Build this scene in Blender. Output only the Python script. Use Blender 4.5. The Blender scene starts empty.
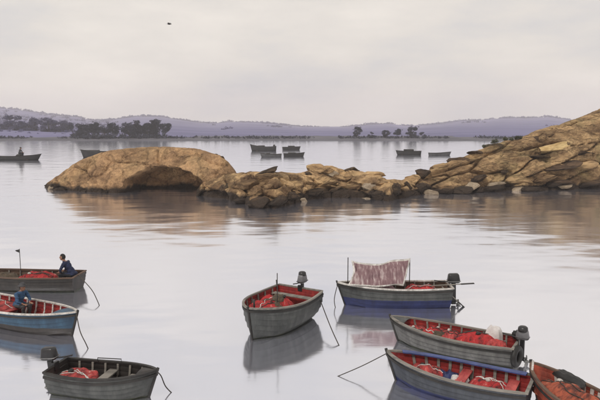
import bpy, bmesh, math, random
from mathutils import Vector, Matrix, Euler, noise
R = math.radians
random.seed(7)
sc = bpy.context.scene
COL = sc.collection

# ------------------------------------------------------------------ camera
H = 6.5                      # eye height above the lagoon (m)
FPX = 600.0                  # focal length in pixels of the 600 px wide photograph
PITCH = math.atan(75 / FPX)
cd = bpy.data.cameras.new('camera'); cam = bpy.data.objects.new('camera', cd); COL.objects.link(cam)
cd.sensor_width = 36; cd.lens = 36 * FPX / 600; cd.clip_start = .1; cd.clip_end = 9000
cam.location = (0, 0, H); cam.rotation_euler = (R(90) - PITCH, 0, 0)
sc.camera = cam

# ------------------------------------------------------------------ sky
SUN_EL, SUN_AZ = R(48), R(-35)          # soft light from the left, behind the camera a little
w = bpy.data.worlds.new('World'); sc.world = w; w.use_nodes = True
nt = w.node_tree; N = nt.nodes; Lk = nt.links; N.clear()
out = N.new('ShaderNodeOutputWorld'); bg = N.new('ShaderNodeBackground')
sky = N.new('ShaderNodeTexSky'); sky.sky_type = 'NISHITA'; sky.sun_disc = False
sky.sun_elevation = SUN_EL; sky.sun_rotation = R(180) + SUN_AZ; sky.dust_density = 3
mul = N.new('ShaderNodeMix'); mul.data_type = 'RGBA'; mul.blend_type = 'MULTIPLY'; mul.inputs[0].default_value = 1
Lk.new(sky.outputs[0], mul.inputs[6]); mul.inputs[7].default_value = (.1, .1, .1, 1)
tc = N.new('ShaderNodeTexCoord'); mp = N.new('ShaderNodeMapping'); mp.inputs['Scale'].default_value = (1.6, 1.6, 5.5)
Lk.new(tc.outputs['Generated'], mp.inputs[0])
nz = N.new('ShaderNodeTexNoise'); nz.inputs['Scale'].default_value = 1.7; nz.inputs['Detail'].default_value = 6; nz.inputs['Roughness'].default_value = .55
Lk.new(mp.outputs[0], nz.inputs[0])
cr = N.new('ShaderNodeValToRGB'); e = cr.color_ramp.elements
e[0].position = .30; e[0].color = (.615, .605, .61, 1); e[1].position = .72; e[1].color = (.93, .862, .775, 1)
m_ = e.new(.50); m_.color = (.785, .733, .668, 1)
Lk.new(nz.outputs[0], cr.inputs[0])
mx = N.new('ShaderNodeMix'); mx.data_type = 'RGBA'; mx.inputs[0].default_value = .93
Lk.new(mul.outputs[2], mx.inputs[6]); Lk.new(cr.outputs[0], mx.inputs[7])
Lk.new(mx.outputs[2], bg.inputs[0]); bg.inputs[1].default_value = 1.0; Lk.new(bg.outputs[0], out.inputs[0])
sd = bpy.data.lights.new('sun', 'SUN'); sun = bpy.data.objects.new('sun', sd); COL.objects.link(sun)
sd.energy = 1.5; sd.angle = R(14); sd.color = (1, .95, .88)
sdir = Vector((math.sin(SUN_AZ) * math.cos(SUN_EL), -math.cos(SUN_AZ) * math.cos(SUN_EL), math.sin(SUN_EL)))
sun.rotation_euler = sdir.to_track_quat('Z', 'Y').to_euler()
vs = sc.view_settings; vs.view_transform = 'Standard'; vs.look = 'None'; vs.exposure = .08; vs.gamma = 1; vs.use_curve_mapping = False
sc.render.engine = 'CYCLES'; sc.cycles.use_denoising = True; sc.cycles.volume_bounces = 4; sc.cycles.max_bounces = 8

# ------------------------------------------------------------------ helpers
CP, SP = math.cos(PITCH), math.sin(PITCH)
def ray(px, py):
    u, v = px - 300, py - 200
    return Vector((u, FPX * CP - v * SP, -FPX * SP - v * CP))
def gp(px, py, z=0.0):                       # where the line of sight meets height z
    d = ray(px, py); t = (z - H) / d.z
    return Vector((d.x * t, d.y * t, z))
def at(px, py, Y):                           # where it meets the upright plane at distance Y
    d = ray(px, py); t = Y / d.y
    return Vector((d.x * t, Y, H + d.z * t))
def lerp(a, b, t): return a + (b - a) * t
def sstep(a, b, x):
    t = max(0, min(1, (x - a) / (b - a))); return t * t * (3 - 2 * t)
def interp(tab, x, k):
    if x <= tab[0][0]: return tab[0][k]
    for a, b in zip(tab, tab[1:]):
        if x <= b[0]:
            t = (x - a[0]) / (b[0] - a[0]); return lerp(a[k], b[k], t)
    return tab[-1][k]

MATS = {}
def mat(name, c1, c2=None, scale=3.0, rough=.7, bump=0.0, bscale=25.0, rnd=0.0, c3=None, stretch=(1, 1, 1), spec=.4, lo=.36, hi=.64, grit=0.0, gscale=14.0, crack=0.0, bdist=.05):
    m = bpy.data.materials.new(name); m.use_nodes = True; t = m.node_tree; n = t.nodes; l = t.links
    b = n['Principled BSDF']; b.inputs['Roughness'].default_value = rough; b.inputs['Specular IOR Level'].default_value = spec
    co = n.new('ShaderNodeTexCoord'); mp = n.new('ShaderNodeMapping'); mp.inputs['Scale'].default_value = stretch
    l.new(co.outputs['Object'], mp.inputs[0])
    src = mp.outputs[0]
    if rnd:                                  # shift the pattern per object so that copies differ
        oi = n.new('ShaderNodeObjectInfo'); ad = n.new('ShaderNodeVectorMath'); ad.operation = 'MULTIPLY_ADD'
        ad.inputs[1].default_value = (1, 1, 1); sc_ = n.new('ShaderNodeMath'); sc_.operation = 'MULTIPLY'; sc_.inputs[1].default_value = 37
        l.new(oi.outputs['Random'], sc_.inputs[0]); l.new(mp.outputs[0], ad.inputs[0]); l.new(sc_.outputs[0], ad.inputs[2]); src = ad.outputs[0]
    nz = n.new('ShaderNodeTexNoise'); nz.inputs['Scale'].default_value = scale; nz.inputs['Detail'].default_value = 8; nz.inputs['Roughness'].default_value = .62
    l.new(src, nz.inputs[0])
    r = n.new('ShaderNodeValToRGB'); el = r.color_ramp.elements
    c2 = c2 or tuple(x * .7 for x in c1)
    el[0].position = lo; el[0].color = (*c2, 1); el[1].position = hi; el[1].color = (*c1, 1)
    if c3: k = el.new(.5 * (lo + hi)); k.color = (*c3, 1)
    l.new(nz.outputs[0], r.inputs[0]); colr = r.outputs[0]
    if rnd:
        hs = n.new('ShaderNodeHueSaturation'); mr = n.new('ShaderNodeMapRange')
        mr.inputs['To Min'].default_value = 1 - rnd; mr.inputs['To Max'].default_value = 1 + rnd
        l.new(oi.outputs['Random'], mr.inputs[0]); l.new(mr.outputs[0], hs.inputs['Value']); l.new(colr, hs.inputs['Color']); colr = hs.outputs[0]
    if grit:                                 # fine speckle and streaky dirt
        g = n.new('ShaderNodeTexNoise'); g.inputs['Scale'].default_value = gscale; g.inputs['Detail'].default_value = 9; g.inputs['Roughness'].default_value = .75; l.new(src, g.inputs[0])
        gm = n.new('ShaderNodeMapRange'); l.new(g.outputs[0], gm.inputs[0]); gm.inputs[1].default_value = .3; gm.inputs[2].default_value = .7; gm.inputs[3].default_value = 1 - grit; gm.inputs[4].default_value = 1 + grit * .5
        mg = n.new('ShaderNodeMix'); mg.data_type = 'RGBA'; mg.blend_type = 'MULTIPLY'; mg.inputs[0].default_value = 1; l.new(colr, mg.inputs[6]); l.new(gm.outputs[0], mg.inputs[7]); colr = mg.outputs[2]
    l.new(colr, b.inputs['Base Color'])
    if bump:
        n2 = n.new('ShaderNodeTexNoise'); n2.inputs['Scale'].default_value = bscale; n2.inputs['Detail'].default_value = 6
        l.new(src, n2.inputs[0]); bp = n.new('ShaderNodeBump'); bp.inputs['Strength'].default_value = bump; bp.inputs['Distance'].default_value = bdist
        l.new(n2.outputs[0], bp.inputs['Height']); nrm = bp.outputs[0]
        if crack:                            # thin joints in the stone
            wv = n.new('ShaderNodeVectorMath'); wv.operation = 'MULTIPLY_ADD'; wv.inputs[1].default_value = (.9, .9, .9); l.new(nz.outputs['Color'], wv.inputs[0]); l.new(src, wv.inputs[2])
            vo = n.new('ShaderNodeTexVoronoi'); vo.feature = 'DISTANCE_TO_EDGE'; vo.inputs['Scale'].default_value = crack; l.new(wv.outputs[0], vo.inputs['Vector'])
            vm = n.new('ShaderNodeMapRange'); l.new(vo.outputs['Distance'], vm.inputs[0]); vm.inputs[2].default_value = .05
            b3 = n.new('ShaderNodeBump'); b3.inputs['Strength'].default_value = .9; b3.inputs['Distance'].default_value = .12; l.new(vm.outputs[0], b3.inputs['Height']); l.new(nrm, b3.inputs['Normal']); nrm = b3.outputs[0]
        l.new(nrm, b.inputs['Normal'])
    MATS[name] = m; return m

def link_mesh(name, me, mats, parent=None, smooth=False):
    o = bpy.data.objects.new(name, me); COL.objects.link(o)
    for m in (mats if isinstance(mats, (list, tuple)) else [mats]):
        if isinstance(m, str): m = MATS[m]
        if len(me.materials) < len(mats if isinstance(mats, (list, tuple)) else [mats]): me.materials.append(m)
    if smooth: me.polygons.foreach_set('use_smooth', [True] * len(me.polygons))
    if parent: o.parent = parent
    return o
def from_data(name, vs, fs, mats, parent=None, smooth=False, mi=None):
    me = bpy.data.meshes.new(name); me.from_pydata([tuple(v) for v in vs], [], fs); me.update()
    o = link_mesh(name, me, mats, parent, smooth)
    if mi: me.polygons.foreach_set('material_index', mi)
    return o
def from_bm(name, bm, mats, parent=None, smooth=False):
    bmesh.ops.recalc_face_normals(bm, faces=bm.faces)
    me = bpy.data.meshes.new(name); bm.to_mesh(me); bm.free()
    return link_mesh(name, me, mats, parent, smooth)
def tag(o, label=None, cat=None, group=None, kind=None):
    if label: o['label'] = label
    if cat: o['category'] = cat
    if group: o['group'] = group
    if kind: o['kind'] = kind
    return o
def empty(name, loc=(0, 0, 0), rz=0):
    o = bpy.data.objects.new(name, None); COL.objects.link(o); o.location = loc; o.rotation_euler = (0, 0, rz); o.empty_display_size = .1
    return o
def box_bm(bm, size, M=Matrix(), bevel=0):
    r = bmesh.ops.create_cube(bm, size=1, matrix=M @ Matrix.Diagonal((*size, 1)))
    if bevel:
        es = list({e for v in r['verts'] for e in v.link_edges})
        bmesh.ops.bevel(bm, geom=es, offset=bevel, segments=3, affect='EDGES', profile=.5)
def T(x, y, z): return Matrix.Translation((x, y, z))
def sweep(pts, rad, closed=False, sides=8, rect=None, bm=None, taper=None):
    """tube (or rectangular bar rect=(w,h)) along points"""
    bm = bm or bmesh.new(); pts = [Vector(p) for p in pts]; n = len(pts); rings = []
    for i, p in enumerate(pts):
        a = pts[(i - 1) % n] if (closed or i > 0) else p
        b = pts[(i + 1) % n] if (closed or i < n - 1) else p
        d = (b - a).normalized(); up = Vector((0, 0, 1)) if abs(d.z) < .95 else Vector((0, 1, 0))
        s = d.cross(up).normalized(); u = s.cross(d).normalized(); k = taper(i / (n - 1)) if taper else 1
        if rect: offs = [(-rect[0] / 2, -rect[1] / 2), (rect[0] / 2, -rect[1] / 2), (rect[0] / 2, rect[1] / 2), (-rect[0] / 2, rect[1] / 2)]
        else: offs = [(rad * k * math.cos(2 * math.pi * j / sides), rad * k * math.sin(2 * math.pi * j / sides)) for j in range(sides)]
        rings.append([bm.verts.new(p + s * x + u * y) for x, y in offs])
    m = len(rings[0])
    for i in range(n if closed else n - 1):
        A, B = rings[i], rings[(i + 1) % n]
        for j in range(m): bm.faces.new((A[j], A[(j + 1) % m], B[(j + 1) % m], B[j]))
    if not closed:
        bm.faces.new(rings[0][::-1]); bm.faces.new(rings[-1])
    return bm
def lathe(prof, sides=20, M=Matrix(), bm=None):
    bm = bm or bmesh.new(); rings = []
    for r, z in prof:
        rings.append([bm.verts.new(M @ Vector((r * math.cos(2 * math.pi * j / sides), r * math.sin(2 * math.pi * j / sides), z))) for j in range(sides)])
    for A, B in zip(rings, rings[1:]):
        for j in range(sides): bm.faces.new((A[j], A[(j + 1) % sides], B[(j + 1) % sides], B[j]))
    bm.faces.new(rings[0][::-1]); bm.faces.new(rings[-1])
    return bm
def children(o): return [c for c in bpy.data.objects if c.parent == o]
def copy_tree(o, parent=None):
    c = o.copy(); COL.objects.link(c); c.parent = parent
    for ch in children(o): copy_tree(ch, c)
    return c

# ------------------------------------------------------------------ materials
mat('ochre_rock', (.56, .35, .18), (.22, .132, .07), .9, .9, .8, 7, c3=(.50, .31, .165), spec=.2, lo=.3, hi=.68, grit=.45, gscale=5, crack=.45, bdist=.25)
mat('slab_rock', (.70, .48, .255), (.15, .092, .052), .8, .9, .8, 6, c3=(.52, .34, .175), rnd=.25, spec=.2, stretch=(.55, 1, 1.6), lo=.33, hi=.67, grit=.5, gscale=5, crack=.55, bdist=.25)
mat('dark_rock', (.11, .068, .040), (.035, .024, .017), 1.2, .85, .8, 6, rnd=.25, spec=.25, grit=.5, gscale=5, crack=.8, bdist=.2)
mat('pale_rock', (.42, .34, .25), (.24, .18, .12), 1.6, .9, .8, 7, rnd=.12, spec=.2, grit=.4, gscale=5, bdist=.15)  # lighter stones: sunlit highlights put into the stone colour
mat('yellow_rock', (.64, .48, .24), (.45, .30, .13), 1.2, .9, .8, 7, spec=.2, grit=.35, gscale=5, bdist=.15)
mat('scrub_leaf', (.085, .09, .045), (.045, .05, .03), 1, .8, rnd=.2)
mat('grey_hull', (.10, .105, .103), (.045, .049, .05), 2.2, .55, .15, 30, stretch=(1.5, 1.5, .5), grit=.38, gscale=4, bdist=.012, lo=.28, hi=.7)
mat('pale_grey_hull', (.20, .20, .195), (.085, .085, .085), 2.2, .55, .15, 30, stretch=(1.5, 1.5, .5), grit=.38, gscale=4, bdist=.012, lo=.28, hi=.7)
mat('black_hull', (.045, .038, .034), (.018, .016, .016), 2.5, .5, .15, 30, stretch=(1.5, 1.5, .5), grit=.38, gscale=4, bdist=.012, lo=.28, hi=.7)
mat('blue_hull', (.042, .105, .175), (.018, .042, .08), 2.2, .5, .15, 30, stretch=(1.5, 1.5, .5), grit=.38, gscale=4, bdist=.012, lo=.28, hi=.7)
mat('navy_paint', (.018, .028, .115), (.008, .012, .05), 2.5, .5, .15, 30, stretch=(1.5, 1.5, .5), grit=.38, gscale=4, bdist=.012, lo=.28, hi=.7)
mat('slate_hull', (.075, .085, .10), (.035, .04, .055), 2.2, .55, .15, 30, stretch=(1.5, 1.5, .5), grit=.38, gscale=4, bdist=.012, lo=.28, hi=.7)
mat('orange_hull', (.42, .085, .045), (.16, .035, .028), 3, .6, .15, 30, stretch=(1.5, 1.5, .5), grit=.38, gscale=4, bdist=.012, lo=.28, hi=.7)
mat('weed', (.045, .05, .03), (.015, .018, .014), 5, .6)
mat('white_trim', (.70, .68, .65), (.36, .33, .30), 5, .55, .1, 40, grit=.3, gscale=20)
mat('blue_trim', (.06, .09, .26), (.03, .045, .13), 4, .5, .1, 40)
mat('dark_trim', (.035, .032, .03), (.015, .014, .014), 4, .6)
mat('red_paint', (.42, .04, .034), (.17, .02, .022), 3.5, .6, .15, 30, grit=.4, gscale=10, stretch=(1, 1, .5), lo=.28, hi=.7)
mat('grey_wood', (.27, .25, .22), (.12, .11, .10), 4, .75, .3, 30, stretch=(.25, 2, 2))
mat('brown_wood', (.16, .10, .07), (.07, .045, .035), 4, .75, .3, 30, stretch=(.25, 2, 2))
mat('red_tarp', (.43, .03, .033), (.17, .012, .016), 2.5, .62, .7, 5.5, bdist=.10, stretch=(1.6, .8, 1), grit=.25, gscale=8, lo=.3, hi=.7)
mat('pink_tarp', (.55, .12, .105), (.30, .03, .035), 2.5, .65, .7, 5.5, bdist=.10, stretch=(1.6, .8, 1), grit=.25, gscale=8, lo=.3, hi=.7)
mat('mauve_tarp', (.52, .44, .43), (.13, .07, .08), 3.0, .8, .6, 10, c3=(.22, .135, .145), stretch=(3.2, 1, .45), lo=.32, hi=.70, bdist=.06)
mat('net_brown', (.12, .09, .06), (.05, .04, .03), 14, .9, .6, 60)
def net_mat(name, a, b, c):
    m = mat(name, a, b, 4.5, .85, .8, 9, c3=c, lo=.32, hi=.68, grit=.5, gscale=18, bdist=.08, stretch=(1.8, .8, 1)); t = m.node_tree; n = t.nodes; l = t.links
    vo = n.new('ShaderNodeTexVoronoi'); vo.feature = 'DISTANCE_TO_EDGE'; vo.inputs['Scale'].default_value = 26; co = n.new('ShaderNodeTexCoord'); l.new(co.outputs['Object'], vo.inputs['Vector'])
    vm = n.new('ShaderNodeMapRange'); l.new(vo.outputs['Distance'], vm.inputs[0]); vm.inputs[2].default_value = .12; vm.inputs[3].default_value = 1; vm.inputs[4].default_value = 0
    b_ = n['Principled BSDF']; old = b_.inputs['Normal'].links[0].from_socket; bp = n.new('ShaderNodeBump'); bp.inputs['Distance'].default_value = .025; l.new(vm.outputs[0], bp.inputs['Height']); l.new(old, bp.inputs['Normal']); l.new(bp.outputs[0], b_.inputs['Normal'])

def worn_cloth(name, red, deep, pale, scale):
    m = mat(name, red, deep, scale, .8, .8, 6, rnd=.12, lo=.38, hi=.53, bdist=.12, stretch=(1.9, .8, 1), grit=.3, gscale=9); t = m.node_tree
    r = [x for x in t.nodes if x.type == 'VALTORGB'][0]; k = r.color_ramp.elements.new(.60); k.color = (*red, 1); k = r.color_ramp.elements.new(.69); k.color = (*pale, 1)
worn_cloth('red_net', (.40, .022, .024), (.06, .010, .011), (.58, .22, .19), 3.2); worn_cloth('pink_net', (.46, .06, .056), (.11, .014, .016), (.66, .42, .37), 2.8)
worn_cloth('rust_net', (.40, .095, .05), (.10, .03, .022), (.55, .32, .22), 3.5)
mat('black_rubber', (.022, .021, .021), (.011, .011, .011), 6, .5, .2, 40)
mat('black_plastic', (.022, .022, .024), (.013, .013, .014), 6, .32, spec=.5)
mat('grey_plastic', (.18, .18, .19), (.12, .12, .13), 6, .38, spec=.5)
mat('white_sack', (.68, .66, .65), (.50, .46, .45), 4, .8, .3, 40)
mat('rope', (.075, .065, .055), (.03, .027, .025), 30, .9)
mat('metal', (.25, .25, .25), (.15, .15, .15), 10, .4)
mat('navy_cloth', (.022, .032, .085), (.010, .014, .038), 7, .85, .25, 60)
mat('blue_cloth', (.05, .12, .24), (.025, .06, .125), 7, .85, .25, 60)
mat('grey_cloth', (.07, .07, .075), (.035, .035, .04), 7, .85, .25, 60)
mat('dark_trousers', (.02, .022, .03), (.010, .011, .015), 7, .85, .25, 60)
mat('skin', (.30, .16, .10), (.24, .12, .08), 6, .55)
mat('hair', (.012, .010, .010), (.006, .005, .005), 30, .6, .4, 120)
mat('bark', (.05, .042, .04), (.025, .022, .02), 3, .9)
mat('dark_leaf', (.026, .029, .052), (.013, .015, .029), .5, .75, rnd=.25)
mat('purple_leaf', (.085, .082, .165), (.045, .045, .10), .4, .8, rnd=.2)  # bluish purple of distant haze mixed into the foliage colour
mat('hill_wood', (.125, .12, .23), (.08, .08, .16), .02, .9, rnd=0)  # woods carry the same painted haze tint as the hill ground
mat('hill_ground', (.165, .158, .29), (.10, .097, .195), .010, .95)  # lavender of far haze tinted into the ground colour
mat('shore_ground', (.115, .112, .135), (.06, .06, .075), .06, .95)
mat('far_hull', (.022, .020, .020), (.010, .010, .010), 1.2, .6)
mat('far_grey_hull', (.075, .075, .078), (.04, .04, .042), 1.2, .6)

def two_tone(outer, bottom, band):
    # topside paint above, boot paint below a slightly uneven painted line
    m = MATS[outer].copy(); m.name = outer + '_over_' + bottom; t = m.node_tree; n = t.nodes; l = t.links; b = n['Principled BSDF']
    src = b.inputs['Base Color'].links[0].from_socket; ramp = [x for x in MATS[bottom].node_tree.nodes if x.type == 'VALTORGB'][0]
    r2 = n.new('ShaderNodeValToRGB')
    for e_, f_ in zip(r2.color_ramp.elements, ramp.color_ramp.elements): e_.position = f_.position; e_.color = f_.color
    nz = [x for x in n if x.type == 'TEX_NOISE'][0]; l.new(nz.outputs[0], r2.inputs[0])
    co = n.new('ShaderNodeTexCoord'); sx = n.new('ShaderNodeSeparateXYZ'); l.new(co.outputs['Object'], sx.inputs[0])
    ma = n.new('ShaderNodeMath'); ma.operation = 'MULTIPLY_ADD'; l.new(nz.outputs[0], ma.inputs[0]); ma.inputs[1].default_value = -.06; l.new(sx.outputs[2], ma.inputs[2])
    mr = n.new('ShaderNodeMapRange'); l.new(ma.outputs[0], mr.inputs[0]); mr.inputs[1].default_value = band - .035; mr.inputs[2].default_value = band - .022
    mx = n.new('ShaderNodeMix'); mx.data_type = 'RGBA'; l.new(mr.outputs[0], mx.inputs[0]); l.new(r2.outputs[0], mx.inputs[6]); l.new(src, mx.inputs[7]); l.new(mx.outputs[2], b.inputs['Base Color'])
    MATS[m.name] = m; return m.name
# water: calm silty lagoon, part mirror, part milky body colour
def water_material():
    m = bpy.data.materials.new('lagoon_water'); m.use_nodes = True; t = m.node_tree; n = t.nodes; l = t.links; n.clear()
    o = n.new('ShaderNodeOutputMaterial'); mixs = n.new('ShaderNodeMixShader'); df = n.new('ShaderNodeBsdfDiffuse'); gl = n.new('ShaderNodeBsdfGlossy')
    co = n.new('ShaderNodeTexCoord')
    def nzn(scale, st, det=3, ro=.5):
        mp = n.new('ShaderNodeMapping'); mp.inputs['Scale'].default_value = st; l.new(co.outputs['Object'], mp.inputs[0])
        z = n.new('ShaderNodeTexNoise'); z.inputs['Scale'].default_value = scale; z.inputs['Detail'].default_value = det; z.inputs['Roughness'].default_value = ro
        l.new(mp.outputs[0], z.inputs[0]); return z.outputs[0]
    r = n.new('ShaderNodeValToRGB'); el = r.color_ramp.elements
    el[0].position = .3; el[0].color = (.58, .59, .72, 1); el[1].position = .7; el[1].color = (.68, .69, .80, 1)
    l.new(nzn(.16, (1, .6, 1), 5, .6), r.inputs[0]); l.new(r.outputs[0], df.inputs[0])
    gl.inputs['Color'].default_value = (.925, .94, 1, 1); gl.inputs['Roughness'].default_value = .12
    # ripples: gentle long swell + small wavelets, in patches
    a = nzn(.26, (.8, 1.5, 1), 2, .45); b = nzn(2.4, (.7, 2.2, 1), 3, .6); p = nzn(.05, (1, .5, 1), 3)
    pm = n.new('ShaderNodeMapRange'); l.new(p, pm.inputs[0]); pm.inputs[1].default_value = .35; pm.inputs[2].default_value = .65; pm.inputs[3].default_value = .45; pm.inputs[4].default_value = 1.0
    mb = n.new('ShaderNodeMath'); mb.operation = 'MULTIPLY'; l.new(b, mb.inputs[0]); l.new(pm.outputs[0], mb.inputs[1])
    b1 = n.new('ShaderNodeBump'); b1.inputs['Strength'].default_value = 1; b1.inputs['Distance'].default_value = .08; l.new(a, b1.inputs['Height'])
    b2 = n.new('ShaderNodeBump'); b2.inputs['Strength'].default_value = 1; b2.inputs['Distance'].default_value = .003; l.new(mb.outputs[0], b2.inputs['Height']); l.new(b1.outputs[0], b2.inputs['Normal'])
    l.new(b2.outputs[0], gl.inputs['Normal'])
    fr = n.new('ShaderNodeFresnel'); fr.inputs[0].default_value = 1.45
    mr = n.new('ShaderNodeMapRange'); l.new(fr.outputs[0], mr.inputs[0]); mr.inputs[1].default_value = 0; mr.inputs[2].default_value = .5; mr.inputs[3].default_value = .88; mr.inputs[4].default_value = .97
    l.new(mr.outputs[0], mixs.inputs[0]); l.new(df.outputs[0], mixs.inputs[1]); l.new(gl.outputs[0], mixs.inputs[2]); l.new(mixs.outputs[0], o.inputs[0])
    return m
MATS['water'] = water_material()

# rocks at the tide line: same stone with a dark weed band whose ragged edge follows the tide level
def tide_rock(name, base, olive=0.0, up=0.0, umber=0.0):
    m = MATS[base].copy(); m.name = name; t = m.node_tree; n = t.nodes; l = t.links; b = n['Principled BSDF']
    src = b.inputs['Base Color'].links[0].from_socket
    ge = n.new('ShaderNodeNewGeometry'); sx = n.new('ShaderNodeSeparateXYZ'); l.new(ge.outputs['Position'], sx.inputs[0])
    nz = n.new('ShaderNodeTexNoise'); nz.inputs['Scale'].default_value = .7; nz.inputs['Detail'].default_value = 6; l.new(ge.outputs['Position'], nz.inputs[0])
    ma = n.new('ShaderNodeMath'); ma.operation = 'MULTIPLY_ADD'; l.new(nz.outputs[0], ma.inputs[0]); ma.inputs[1].default_value = -1.3; l.new(sx.outputs[2], ma.inputs[2])
    mr = n.new('ShaderNodeMapRange'); l.new(ma.outputs[0], mr.inputs[0]); mr.inputs[1].default_value = -.42 + up; mr.inputs[2].default_value = -.10 + up
    if olive:
        nz2 = n.new('ShaderNodeTexNoise'); nz2.inputs['Scale'].default_value = .35; nz2.inputs['Detail'].default_value = 7; l.new(ge.outputs['Position'], nz2.inputs[0])
        mo = n.new('ShaderNodeMapRange'); l.new(nz2.outputs[0], mo.inputs[0]); mo.inputs[1].default_value = .5; mo.inputs[2].default_value = .66; mo.inputs[4].default_value = olive
        m2 = n.new('ShaderNodeMix'); m2.data_type = 'RGBA'; l.new(mo.outputs[0], m2.inputs[0]); l.new(src, m2.inputs[6]); m2.inputs[7].default_value = (.20, .185, .085, 1); src = m2.outputs[2]
    if umber:                                # broad iron and lichen stains
        mpu = n.new('ShaderNodeMapping'); mpu.inputs['Scale'].default_value = (.22, .4, .75); mpu.inputs['Rotation'].default_value = (0, .35, 0); l.new(ge.outputs['Position'], mpu.inputs[0])
        nz3 = n.new('ShaderNodeTexNoise'); nz3.inputs['Scale'].default_value = 1; nz3.inputs['Detail'].default_value = 7; nz3.inputs['Roughness'].default_value = .6; l.new(mpu.outputs[0], nz3.inputs[0])
        mu = n.new('ShaderNodeMapRange'); l.new(nz3.outputs[0], mu.inputs[0]); mu.inputs[1].default_value = .46; mu.inputs[2].default_value = .57; mu.inputs[4].default_value = umber
        m3 = n.new('ShaderNodeMix'); m3.data_type = 'RGBA'; l.new(mu.outputs[0], m3.inputs[0]); l.new(src, m3.inputs[6]); m3.inputs[7].default_value = (.085, .047, .026, 1); src = m3.outputs[2]
    mx = n.new('ShaderNodeMix'); mx.data_type = 'RGBA'; l.new(mr.outputs[0], mx.inputs[0]); mx.inputs[6].default_value = (.040, .028, .020, 1); l.new(src, mx.inputs[7])
    l.new(mx.outputs[2], b.inputs['Base Color']); MATS[name] = m
tide_rock('dome_rock', 'ochre_rock', .2, .12, .45); tide_rock('headland_rock', 'slab_rock', .4, .2, .6); tide_rock('shore_dark_rock', 'dark_rock', .1, .3)
tide_rock('shore_slab_rock', 'slab_rock', .2, .3, .7)

# ------------------------------------------------------------------ water sheet
o = from_data('water', [(-2600, -60, 0), (2600, -60, 0), (2600, 1500, 0), (-2600, 1500, 0)], [(0, 1, 2, 3)], 'water'); tag(o, kind='structure')
o['label'] = 'calm pale lagoon water with soft reflections'; 

# ------------------------------------------------------------------ far shore and hills
HILL = [(-420, 116), (-250, 104), (-120, 101), (-40, 105), (0, 108), (20, 110), (40, 113), (60, 116), (78, 117), (95, 121), (115, 120), (137, 116.5), (160, 117), (180, 120), (200, 123), (215, 124), (230, 122), (250, 123), (270, 123.5), (290, 126), (315, 128), (335, 128.5), (352, 126.5), (370, 124.5), (387, 124), (405, 126.5), (420, 126), (440, 124), (460, 121), (480, 120.5), (500, 118.5), (530, 118), (545, 117), (565, 120), (600, 123), (700, 119), (820, 112), (1000, 118)]
def hills():
    vs, fs = [], []; cols = list(range(-400, 1001, 4)); rows_ = [(262, 0), (275, .02), (330, .05), (450, .09), (650, .16), (900, .28), (1150, .45), (1400, .66), (1600, .84), (1750, .96), (1850, 1), (1950, .93), (2150, .6), (2350, .1)]
    rows = [(262, 0), (275, .02)] + [(d, interp(rows_, d, 1)) for d in range(300, 2351, 50)]
    for px in cols:
        top = at(px, interp(HILL, px, 1), 1850).z
        for d, k in rows:
            x = (px - 300) / 600 * d
            base = -1.0 if d == 262 else .9
            q = noise.fractal(Vector((x * .008, d * .006, 1.3)), 1, 2, 5)
            z = base + (top - base) * k + q * 5.5 * sstep(300, 1200, d) * (1 if k < .9 else .45) * k
            z = max(z, .6) if d > 262 else z
            vs.append((x, d + noise.noise(Vector((x * .03, 5, 2))) * (5 if d == 262 else 8), z))
    m = len(rows)
    for i in range(len(cols) - 1):
        for j in range(m - 1):
            a = i * m + j; fs.append((a, a + m, a + m + 1, a + 1))
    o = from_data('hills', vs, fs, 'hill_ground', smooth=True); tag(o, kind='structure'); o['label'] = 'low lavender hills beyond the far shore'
hills()
def shore():
    vs, fs = [], []; cols = list(range(-700, 701, 3)); prof = [(-3, -.7), (0, .15), (4, .6), (12, 1.1), (40, 1.3), (70, .2)]
    for x in cols:
        y0 = 251 + 7 * noise.fractal(Vector((x * .012, 0, 4)), 1, 2, 4) + .00012 * x * x * -1
        for dy, z in prof: vs.append((x, y0 + dy, z + (.35 * noise.noise(Vector((x * .2, dy * .3, 8))) if z > .2 else 0)))
    m = len(prof)
    for i in range(len(cols) - 1):
        for j in range(m - 1):
            a = i * m + j; fs.append((a, a + m, a + m + 1, a + 1))
    o = from_data('far_shore', vs, fs, 'shore_ground', smooth=True); tag(o, kind='structure'); o['label'] = 'low grey far bank at the water edge'
shore()

class Leaves:
    def __init__(s): s.v, s.f = [], []
    def build(s, name, m, parent=None): return from_data(name, s.v, s.f, m, parent)
def leaf_cluster(lv, c, r, n, size, rng, flat=.8):
    c = Vector(c)
    for _ in range(n):
        while True:
            p = Vector((rng.uniform(-1, 1), rng.uniform(-1, 1), rng.uniform(-1, 1)))
            if .25 < p.length < 1: break
        p = c + Vector((p.x * r, p.y * r, p.z * r * flat)); s = size * rng.uniform(.6, 1.35)
        q = Euler((rng.uniform(0, 6.3), rng.uniform(0, 6.3), rng.uniform(0, 6.3))).to_matrix(); b = len(lv.v)
        for v in ((-s, -s * .55, 0), (s * .2, -s * .6, .1 * s), (s, .1 * s, 0), (.1 * s, s * .6, -.1 * s)): lv.v.append(p + q @ Vector(v))
        lv.f.append((b, b + 1, b + 2, b + 3))

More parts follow.
